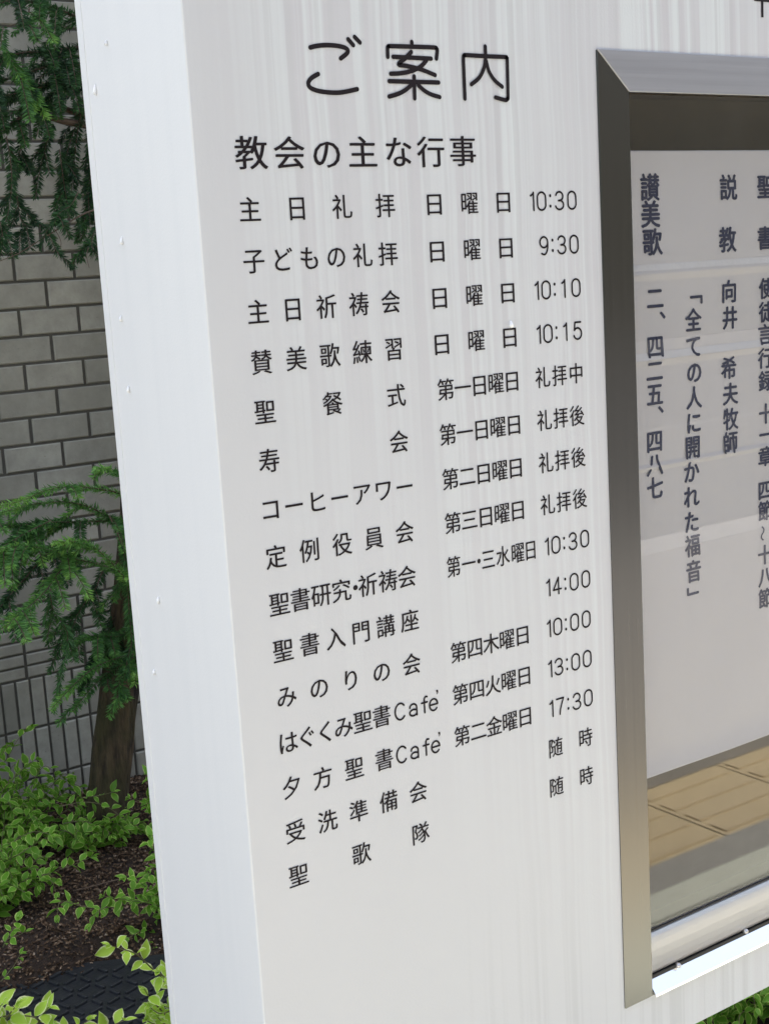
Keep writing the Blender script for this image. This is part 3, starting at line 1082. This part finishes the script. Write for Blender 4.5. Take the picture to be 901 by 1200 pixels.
rn = random.Random(3)
def branch(main, ys, r0, tone, sub=0, sublen=0.1, droop=0.5, length=0.021, extra=(), needles=True, per=1700, root=True, nfrom=0.0):
    """main: traced pixels; ys: depth at its two ends; sub: number of side twigs"""
    P = [at(px, py, ys[0] + (ys[1] - ys[0]) * i / max(1, len(main) - 1)) for i, (px, py) in enumerate(main)]
    if root:
        q = trunk_at(P[0].z - 0.02)
        if (q - P[0]).length > 0.03: P = [q] + P
    Q = smooth(P)
    wood, nd = MB(), Needles()
    wood.tube(Q, [max(0.0007, (r0 if r0 > .005 else r0 * .62) * (1 - 0.8 * i / len(Q))) for i in range(len(Q))], 6)
    i0 = int(len(Q) * nfrom)
    if needles: nd.spray(Q[i0:] if i0 < len(Q) - 2 else Q, rn, tone, length, per)
    for k in range(sub):
        i = rn.randrange(max(1, int(len(Q) * max(0.12, nfrom))), len(Q) - 1)
        ax = (Q[i + 1] - Q[i]).normalized()
        side = ax.cross(Vector((0, 0, 1)))
        if side.length < 0.1: side = Vector((rn.choice((-1, 1)), 0.2, 0))
        side.normalize()
        d = (ax * rn.uniform(0.4, 0.9) + side * rn.choice((-1, 1)) * rn.uniform(0.4, 0.9) + Vector((0, 0, rn.uniform(-0.35, 0.15)))).normalized()
        ln = sublen * rn.uniform(0.6, 1.25)
        pts = [Q[i] + d * ln * t + Vector((0, 0, -droop)) * ln * t * t for t in (0, .25, .5, .75, 1)]
        wood.tube(pts, [0.0014, 0.0012, 0.001, 0.0009, 0.0006], 5)
        nd.spray(pts, rn, tone + rn.uniform(-0.18, 0.18), length, per)
    for pl, ln in extra:
        E = smooth([at(px, py, ys[1] + ln) for px, py in pl])
        wood.tube(E, [max(0.0006, 0.0016 * (1 - i / len(E))) for i in range(len(E))], 5)
        nd.spray(E, rn, tone + rn.uniform(-0.1, 0.15), length, per)
    o = wood.build('branch', M['twig'], tree, True)
    if nd.v: nd.build(o)
    return o


# lower tier
branch([(168, 592), (140, 578), (100, 571), (72, 571), (48, 577), (25, 587), (-6, 594)], (2.12, 1.92), 0.0045, 0.72, 2, 0.06)
branch([(160, 618), (128, 606), (105, 594), (75, 588), (40, 591), (5, 600), (-15, 606)], (2.16, 1.96), 0.004, 0.58, 4, 0.09)
branch([(160, 612), (130, 610), (95, 612), (55, 612), (20, 616), (-15, 616)], (2.20, 2.0), 0.005, 0.45, 12, 0.10)
branch([(160, 690), (146, 676), (128, 656), (110, 641), (96, 636), (78, 634), (64, 637)], (2.05, 1.9), 0.003, 0.72, 3, 0.06, root=False)
branch([(158, 684), (140, 670), (115, 661), (85, 654), (60, 645), (28, 640), (-10, 645)], (2.10, 1.92), 0.004, 0.62, 7, 0.09)
branch([(150, 660), (110, 660), (88, 655), (72, 668), (56, 690), (38, 708), (20, 722), (8, 736)], (2.1, 1.86), 0.004, 0.68, 8, 0.08, root=False, nfrom=0.35)
branch([(60, 690), (62, 712), (72, 728), (80, 745), (76, 775), (70, 800), (64, 835)], (1.95, 2.0), 0.0028, 0.36, 3, 0.06, root=False)
branch([(128, 604), (138, 625), (147, 655), (150, 690), (153, 730), (156, 765)], (2.08, 2.05), 0.003, 0.42, 8, 0.09, root=False, nfrom=0.3)
branch([(122, 665), (112, 690), (96, 712), (84, 738), (78, 752)], (2.2, 2.1), 0.003, 0.15, 8, 0.08, root=False)
branch([(170, 765), (150, 768), (130, 774), (112, 782), (95, 795), (78, 812), (60, 832)], (2.12, 1.95), 0.004, 0.62, 3, 0.055)
branch([(165, 772), (146, 778), (128, 788), (112, 802), (98, 818), (86, 834)], (2.15, 2.02), 0.003, 0.42, 2, 0.05)
branch([(156, 770), (146, 784), (140, 800), (139, 812), (140, 828)], (2.08, 2.02), 0.0025, 0.5, 4, 0.035, root=False)
branch([(178, 790), (160, 790), (150, 778), (158, 800), (160, 790)], (2.1, 2.0), 0.002, 0.7, 2, 0.04, root=False)
branch([(170, 575), (150, 560), (136, 554), (124, 549), (112, 551)], (2.1, 1.98), 0.003, 0.6, 2, 0.03)
branch([(90, 630), (55, 650), (28, 680), (10, 700), (-6, 720)], (2.22, 2.1), 0.004, 0.12, 10, 0.09, root=False)
branch([(110, 640), (70, 640), (30, 645), (-8, 655)], (2.25, 2.15), 0.004, 0.12, 14, 0.10, root=False)
branch([(160, 640), (145, 680), (135, 720), (125, 750), (120, 770)], (2.25, 2.2), 0.004, 0.15, 14, 0.09, root=False)
branch([(168, 700), (155, 730), (140, 745), (110, 745), (92, 752)], (2.2, 2.05), 0.003, 0.40, 7, 0.07, root=False)
branch([(60, 610), (30, 625), (5, 640), (-15, 648)], (2.0, 1.95), 0.003, 0.5, 8, 0.08, root=False)
# upper tier: limbs above the frame of the sign's left side, twigs hanging; shade put into their darker needle tones
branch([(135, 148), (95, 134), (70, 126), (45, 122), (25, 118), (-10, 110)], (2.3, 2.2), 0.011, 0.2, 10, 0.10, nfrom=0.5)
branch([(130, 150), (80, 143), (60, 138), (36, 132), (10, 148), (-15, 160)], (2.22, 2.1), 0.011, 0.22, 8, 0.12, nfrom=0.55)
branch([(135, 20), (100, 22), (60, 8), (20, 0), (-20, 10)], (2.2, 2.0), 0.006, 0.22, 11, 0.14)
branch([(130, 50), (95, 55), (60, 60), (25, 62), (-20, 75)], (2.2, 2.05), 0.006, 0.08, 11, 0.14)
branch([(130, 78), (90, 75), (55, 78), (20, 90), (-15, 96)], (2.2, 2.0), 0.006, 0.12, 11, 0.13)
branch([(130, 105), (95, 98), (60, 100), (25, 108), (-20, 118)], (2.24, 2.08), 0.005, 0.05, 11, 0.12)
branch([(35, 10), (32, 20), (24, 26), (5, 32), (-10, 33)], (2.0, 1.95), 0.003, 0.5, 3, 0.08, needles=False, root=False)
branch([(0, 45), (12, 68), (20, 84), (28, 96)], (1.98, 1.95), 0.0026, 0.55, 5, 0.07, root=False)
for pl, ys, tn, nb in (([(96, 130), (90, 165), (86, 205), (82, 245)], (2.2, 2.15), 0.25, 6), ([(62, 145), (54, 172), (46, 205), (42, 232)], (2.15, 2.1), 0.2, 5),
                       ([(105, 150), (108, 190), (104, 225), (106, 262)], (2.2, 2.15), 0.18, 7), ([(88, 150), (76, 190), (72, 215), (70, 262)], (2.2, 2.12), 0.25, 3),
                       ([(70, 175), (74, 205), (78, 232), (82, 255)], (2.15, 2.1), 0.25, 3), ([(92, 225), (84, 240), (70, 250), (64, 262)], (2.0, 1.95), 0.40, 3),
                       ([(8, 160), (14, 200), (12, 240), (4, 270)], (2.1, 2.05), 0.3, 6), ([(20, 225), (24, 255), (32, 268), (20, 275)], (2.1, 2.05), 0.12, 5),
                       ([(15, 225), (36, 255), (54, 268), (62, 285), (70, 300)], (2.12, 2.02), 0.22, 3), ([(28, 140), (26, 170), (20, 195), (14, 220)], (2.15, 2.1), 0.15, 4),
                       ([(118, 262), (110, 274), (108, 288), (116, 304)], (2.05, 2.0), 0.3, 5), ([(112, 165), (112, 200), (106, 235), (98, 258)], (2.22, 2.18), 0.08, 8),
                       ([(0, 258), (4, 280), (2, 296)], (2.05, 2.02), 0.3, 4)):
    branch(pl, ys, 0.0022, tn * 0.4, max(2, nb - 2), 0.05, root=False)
# a bare twig that sweeps across the wall
branch([(140, 240), (111, 246), (92, 254), (76, 264), (56, 276), (40, 286), (22, 297), (0, 306), (-12, 310)], (2.0, 1.95), 0.0042, 0.3, 0, needles=False)
branch([(64, 268), (69, 276), (72, 284), (71, 291)], (1.97, 1.97), 0.0015, 0.3, 0, needles=False, root=False)
branch([(104, 290), (102, 300), (105, 314)], (2.0, 1.98), 0.0016, 0.3, 0, needles=False, root=False)

# the rest of the crown: behind the notice board and above the picture
rc = random.Random(17)
for k in range(20):
    z = 0.85 + 2.2 * k / 20
    q = trunk_at(z)
    a = rc.uniform(-0.9, 0.5) if z < 2.35 else rc.uniform(-0.6, 3.6)
    ln = 0.55 - 0.17 * max(0, z - 1.0)
    d = Vector((math.cos(a), 0.35 * math.sin(a), 0))
    pts = [q + d * ln * t + Vector((0, 0, 0.10 * t - 0.22 * t * t)) for t in (0, .25, .5, .75, 1)]
    wood, nd = MB(), Needles()
    wood.tube(pts, [0.006, 0.0045, 0.0032, 0.002, 0.001], 6)
    nd.spray(pts[1:], rc, 0.4, 0.02, 1100)
    for j in range(9):
        t = rc.uniform(0.25, 0.95)
        p = q + d * ln * t + Vector((0, 0, 0.10 * t - 0.22 * t * t))
        e = (d * 0.7 + Vector((-d.y, d.x, 0)) * rc.choice((-1, 1)) * 0.7 + Vector((0, 0, rc.uniform(-0.5, 0)))).normalized() * rc.uniform(0.08, 0.16)
        tw = [p, p + e * .5, p + e + Vector((0, 0, -0.03))]
        wood.tube(tw, [0.0016, 0.0012, 0.0006], 5)
        nd.spray(tw, rc, 0.35 + rc.uniform(-.15, .2), 0.02, 1100)
    nd.build(wood.build('branch', M['twig'], tree, True))

# ------------------------------------------------------------------ shrubs
class Leaves:
    def __init__(s): s.v, s.f, s.mg, s.sh = [], [], [], []

    def leaf(s, p, d, up, L, Wd, r, curl=0.25):
        d = d.normalized()
        side = d.cross(up)
        if side.length < 1e-3: side = d.orthogonal()
        side.normalize()
        nrm = side.cross(d)
        prof = [(0.0, 0.05), (0.10, 0.42), (0.28, 0.86), (0.46, 1.0), (0.64, 0.86), (0.82, 0.48), (0.94, 0.18), (1.0, 0.03)]
        us = (-1, -0.62, 0, 0.62, 1)
        n = len(s.v)
        shd = max(0, min(1, r.gauss(0.22, 0.34)))
        fold = r.uniform(0.15, 0.45)
        twist = r.uniform(-0.3, 0.3)
        for t, w_ in prof:
            for u in us:
                c = p + d * (L * t) + nrm * (-curl * L * t * t) + side * (u * w_ * Wd * .5) + nrm * (abs(u) * w_ * Wd * .5 * fold + u * twist * t * Wd * .3)
                s.v.append(c)
                s.mg.append(min(1, abs(u) * (0.88 + 0.12 * w_) + 0.25 * max(0, t - 0.85) / 0.15))
                s.sh.append(shd)
        k = len(us)
        for i in range(len(prof) - 1):
            for j in range(k - 1):
                a = n + i * k + j
                s.f.append((a, a + 1, a + k + 1, a + k))

    def build(s, name, mt, parent):
        me = mesh(name, s.v, s.f)
        for nm, data in (('margin', s.mg), ('shade', s.sh)):
            a = me.attributes.new(nm, 'FLOAT', 'POINT')
            a.data.foreach_set('value', data)
        return link(name, me, mt, parent, True)


rl = random.Random(21)
def leafy(pts, lv, wood, r, L=0.030, gap=0.022, rad=0.0014, start=0.15, spread=1.0):
    Q = smooth(pts, 5)
    wood.tube(Q, [max(0.0005, rad * (1 - 0.7 * i / len(Q))) for i in range(len(Q))], 5)
    tot = sum((b - a).length for a, b in zip(Q, Q[1:]))
    d, acc, i, ph = tot * start, 0.0, 0, r.uniform(0, 3.1)
    lens = [(b - a).length for a, b in zip(Q, Q[1:])]
    while d < tot:
        while i < len(lens) - 1 and acc + lens[i] < d:
            acc += lens[i]
            i += 1
        a, b = Q[i], Q[i + 1]
        p = a.lerp(b, min(1, (d - acc) / max(lens[i], 1e-6)))
        ax = (b - a).normalized()
        s0 = ax.orthogonal().normalized()
        s1 = ax.cross(s0)
        for q in (0, math.pi):
            if r.random() < 0.1: continue
            o = s0 * math.cos(ph + q) + s1 * math.sin(ph + q)
            dr = o * spread + ax * r.uniform(0.3, 0.8) + Vector((0, 0, r.uniform(-0.15, 0.35)))
            ll = L * r.uniform(0.65, 1.15)
            up = Vector((r.gauss(-0.15, 0.3), r.gauss(-0.75 if L > 0.031 else -0.35, 0.35), 1)).normalized()
            lv.leaf(p + o * rad, dr, up, ll, ll * r.uniform(0.50, 0.62), r, r.uniform(0.05, 0.35))
        ph += math.pi / 2 + r.uniform(-0.4, 0.4)
        d += gap * r.uniform(0.8, 1.3)
    ax = (Q[-1] - Q[-2]).normalized()
    for k in range(3):
        dr = ax + Vector((r.gauss(0, .35), r.gauss(0, .35), r.gauss(0.1, .3)))
        lv.leaf(Q[-1], dr, Vector((0, -0.2, 1)).normalized(), L * r.uniform(0.4, 0.75), L * 0.3, r)


def shrub(name, label, sprigs, base, mt='leaf', L=0.030, gap=0.022, group=None, r=None, rad=0.0014):
    r = r or rl
    t = empty(name, base)
    tag(t, label, 'shrub', group)
    lv, wd = Leaves(), MB()
    for s in sprigs: leafy(s, lv, wd, r, L, gap, rad)
    wd.build('stem', M['stem'], t, True)
    lv.build('foliage', M[mt], t)
    return t


def dome(cx, cy, rx, ry, h, n, r, lean=(0, 0)):
    """arching stems rising from the soil around (cx, cy)"""
    out = []
    for k in range(n):
        a, q = r.uniform(0, 6.283), math.sqrt(r.random())
        ex, ey = cx + math.cos(a) * rx * q + lean[0], cy + math.sin(a) * ry * q + lean[1]
        hh = h * (1 - 0.45 * q * q) * r.uniform(0.55, 1.08)
        bx, by = cx + (ex - cx) * 0.35, cy + (ey - cy) * 0.35
        b = Vector((bx, by, soil_z(bx, by) - 0.01))
        e = Vector((ex, ey, soil_z(ex, ey) + hh))
        mid = b.lerp(e, 0.55) + Vector((0, 0, hh * 0.22))
        out.append([b, mid, e + Vector((0, 0, hh * .05)), e + Vector((math.cos(a), math.sin(a), -0.4)) * 0.025])
    return out


def sprig(pixels, y0, y1):
    n = len(pixels) - 1
    return [at(px, py, y0 + (y1 - y0) * i / n) for i, (px, py) in enumerate(pixels)]


G = 'variegated shrubs in the planting bed'
c = at_ground(10, 985, 0)
shrub('variegated_shrub', 'dense bushy variegated shrub at the left edge, tallest of the planting', dome(0.46, 2.26, 0.22, 0.12, 0.24, 60, rl)
      + [sprig(p, 2.2, 2.15) for p in ([(-10, 910), (8, 890), (22, 866), (38, 853)], [(0, 930), (20, 908), (34, 896), (42, 890)], [(-5, 900), (5, 880), (14, 872)])], (0.46, 2.26, 0), group=G)
shrub('variegated_shrub', 'low spreading variegated shrub in front of the trunk foot', dome(0.68, 2.16, 0.13, 0.07, 0.085, 30, rl)
      + [sprig(p, 2.12, 2.05) for p in ([(70, 945), (100, 940), (125, 945), (148, 962)], [(95, 935), (118, 932), (133, 928)], [(75, 965), (98, 962), (112, 968)])], (0.68, 2.16, 0), group=G)
shrub('variegated_shrub', 'leafy variegated shrub reaching right over the bare soil', dome(0.36, 2.0, 0.15, 0.10, 0.17, 40, rl)
      + [sprig(p, 1.98, 1.86) for p in ([(0, 1040), (35, 1032), (62, 1022), (85, 1014), (108, 1004)], [(20, 1040), (45, 1035), (60, 1032), (66, 1046)], [(-5, 1030), (12, 1036), (30, 1046)],
                                        [(10, 990), (38, 975), (60, 978)], [(5, 1010), (25, 1000), (48, 985), (64, 980)])], (0.36, 2.0, 0), group=G)
shrub('variegated_shrub', 'sparse variegated shrub against the lower left side of the notice board',
      [sprig(p, 1.7, 1.62) for p in ([(200, 1070), (178, 1045), (160, 1032), (145, 1028)], [(205, 1050), (185, 1030), (172, 1022)], [(200, 1085), (175, 1060), (150, 1055), (122, 1050)],
                                     [(200, 1040), (190, 1018), (178, 990), (176, 980)], [(165, 1055), (140, 1062), (118, 1066), (106, 1082)], [(200, 1065), (180, 1060), (165, 1052)],
                                     [(210, 1060), (190, 1045), (180, 1050)], [(120, 1066), (95, 1062), (72, 1056), (68, 1072)], [(185, 1095), (168, 1090), (150, 1100)], [(200, 1105), (185, 1105), (178, 1112)],
                                     [(210, 1050), (195, 1040), (186, 1030)], [(210, 1075), (195, 1062), (185, 1064)])], (0.66, 1.66, 0), group=G, L=0.028)
shrub('variegated_shrub', 'small variegated shrub just right of the conifer trunk beside the notice board',
      [sprig(p, 2.05, 2.0) for p in ([(200, 950), (180, 935), (166, 938), (152, 936)], [(195, 930), (180, 915), (172, 908)], [(200, 960), (182, 952), (172, 945)], [(195, 915), (182, 930), (176, 940)], [(200, 990), (186, 985), (180, 1000)])],
      (0.92, 2.02, 0), group=G, L=0.028)
shrub('variegated_shrub', 'tiny variegated seedling at the left edge above the rubber mat',
      [sprig(p, 1.62, 1.6) for p in ([(4, 1110), (12, 1095), (18, 1084), (22, 1078)], [(2, 1150), (12, 1138), (18, 1130), (24, 1118)], [(10, 1100), (22, 1096), (30, 1092)])], (0.28, 1.62, 0), group=G, L=0.024)
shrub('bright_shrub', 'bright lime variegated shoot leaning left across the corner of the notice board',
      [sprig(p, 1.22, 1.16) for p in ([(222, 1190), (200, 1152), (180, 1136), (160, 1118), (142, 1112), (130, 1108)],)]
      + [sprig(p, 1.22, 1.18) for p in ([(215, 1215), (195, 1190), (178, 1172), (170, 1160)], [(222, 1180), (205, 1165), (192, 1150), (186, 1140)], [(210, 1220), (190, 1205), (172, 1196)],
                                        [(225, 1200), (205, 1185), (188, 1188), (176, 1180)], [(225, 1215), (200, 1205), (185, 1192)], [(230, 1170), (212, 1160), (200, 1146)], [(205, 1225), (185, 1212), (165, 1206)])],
      (0.44, 1.22, 0), 'leaf_lit', 0.034, 0.030, G, rad=0.002)
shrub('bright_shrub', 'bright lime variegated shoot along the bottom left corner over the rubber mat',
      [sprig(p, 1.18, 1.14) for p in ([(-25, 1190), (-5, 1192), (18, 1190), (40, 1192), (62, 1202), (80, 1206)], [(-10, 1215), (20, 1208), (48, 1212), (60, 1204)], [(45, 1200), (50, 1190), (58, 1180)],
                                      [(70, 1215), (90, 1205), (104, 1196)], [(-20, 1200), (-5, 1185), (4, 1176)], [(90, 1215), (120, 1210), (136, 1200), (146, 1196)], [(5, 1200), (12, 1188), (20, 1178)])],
      (0.1, 1.17, 0), 'leaf_lit', 0.036, 0.032, G, rad=0.002)
shrub('variegated_shrub', 'leafy variegated shrub under the glazed case at the bottom right', dome(1.42, 0.66, 0.28, 0.16, 0.16, 110, rl), (1.42, 0.66, 0), group=G, L=0.030)

# ------------------------------------------------------------------ rubber mat, twig
m = MB()
rot_m = Matrix.Rotation(math.radians(-28), 3, 'Z')
cen = Vector((0.37, 1.36, 0.006))
hw, hd = 0.34, 0.27
def mput(x0, x1, y0, y1, z0, z1, a=0.0, c=(0, 0)):
    ra = Matrix.Rotation(a, 3, 'Z')
    vs = [cen + rot_m @ (Vector((c[0], c[1], 0)) + ra @ Vector((x, y, z))) for z in (z0, z1) for y in (y0, y1) for x in (x0, x1)]
    m.add(vs, [(0, 2, 3, 1), (4, 5, 7, 6), (0, 1, 5, 4), (2, 6, 7, 3), (0, 4, 6, 2), (1, 3, 7, 5)])
mput(-hw, hw, -hd, hd, -0.03, 0.0)
for i in range(-11, 12):
    for j in range(-9, 10):
        x, y = i * 0.032, j * 0.032
        if abs(x) > hw - 0.02 or abs(y) > hd - 0.015: continue
        a = math.radians(45 if (i + j) % 2 else -45)
        mput(-0.014, 0.014, -0.0035, 0.0035, -0.002, 0.006, a, (x, y))
o = m.build('rubber_mat', M['rubber'], bevel=0.0012)
tag(o, 'black rubber mat with a raised basket-weave tread lying on the soil', 'mat')
m = MB()
tw = sprig([(86, 1044), (104, 1040), (122, 1035), (142, 1030)], 1.86, 1.84)
for k, p in enumerate(tw): p.z = soil_z(p.x, p.y) + 0.012 + 0.004 * k
tw = [at_ground(px, py, 0.02) for px, py in ((86, 1044), (104, 1040), (122, 1035), (142, 1030))]
m.tube(smooth(tw), 0.0016, 6)
tag(m.build('fallen_twig', M['twig'], None, True), 'thin bare brown twig lying on the soil', 'twig')
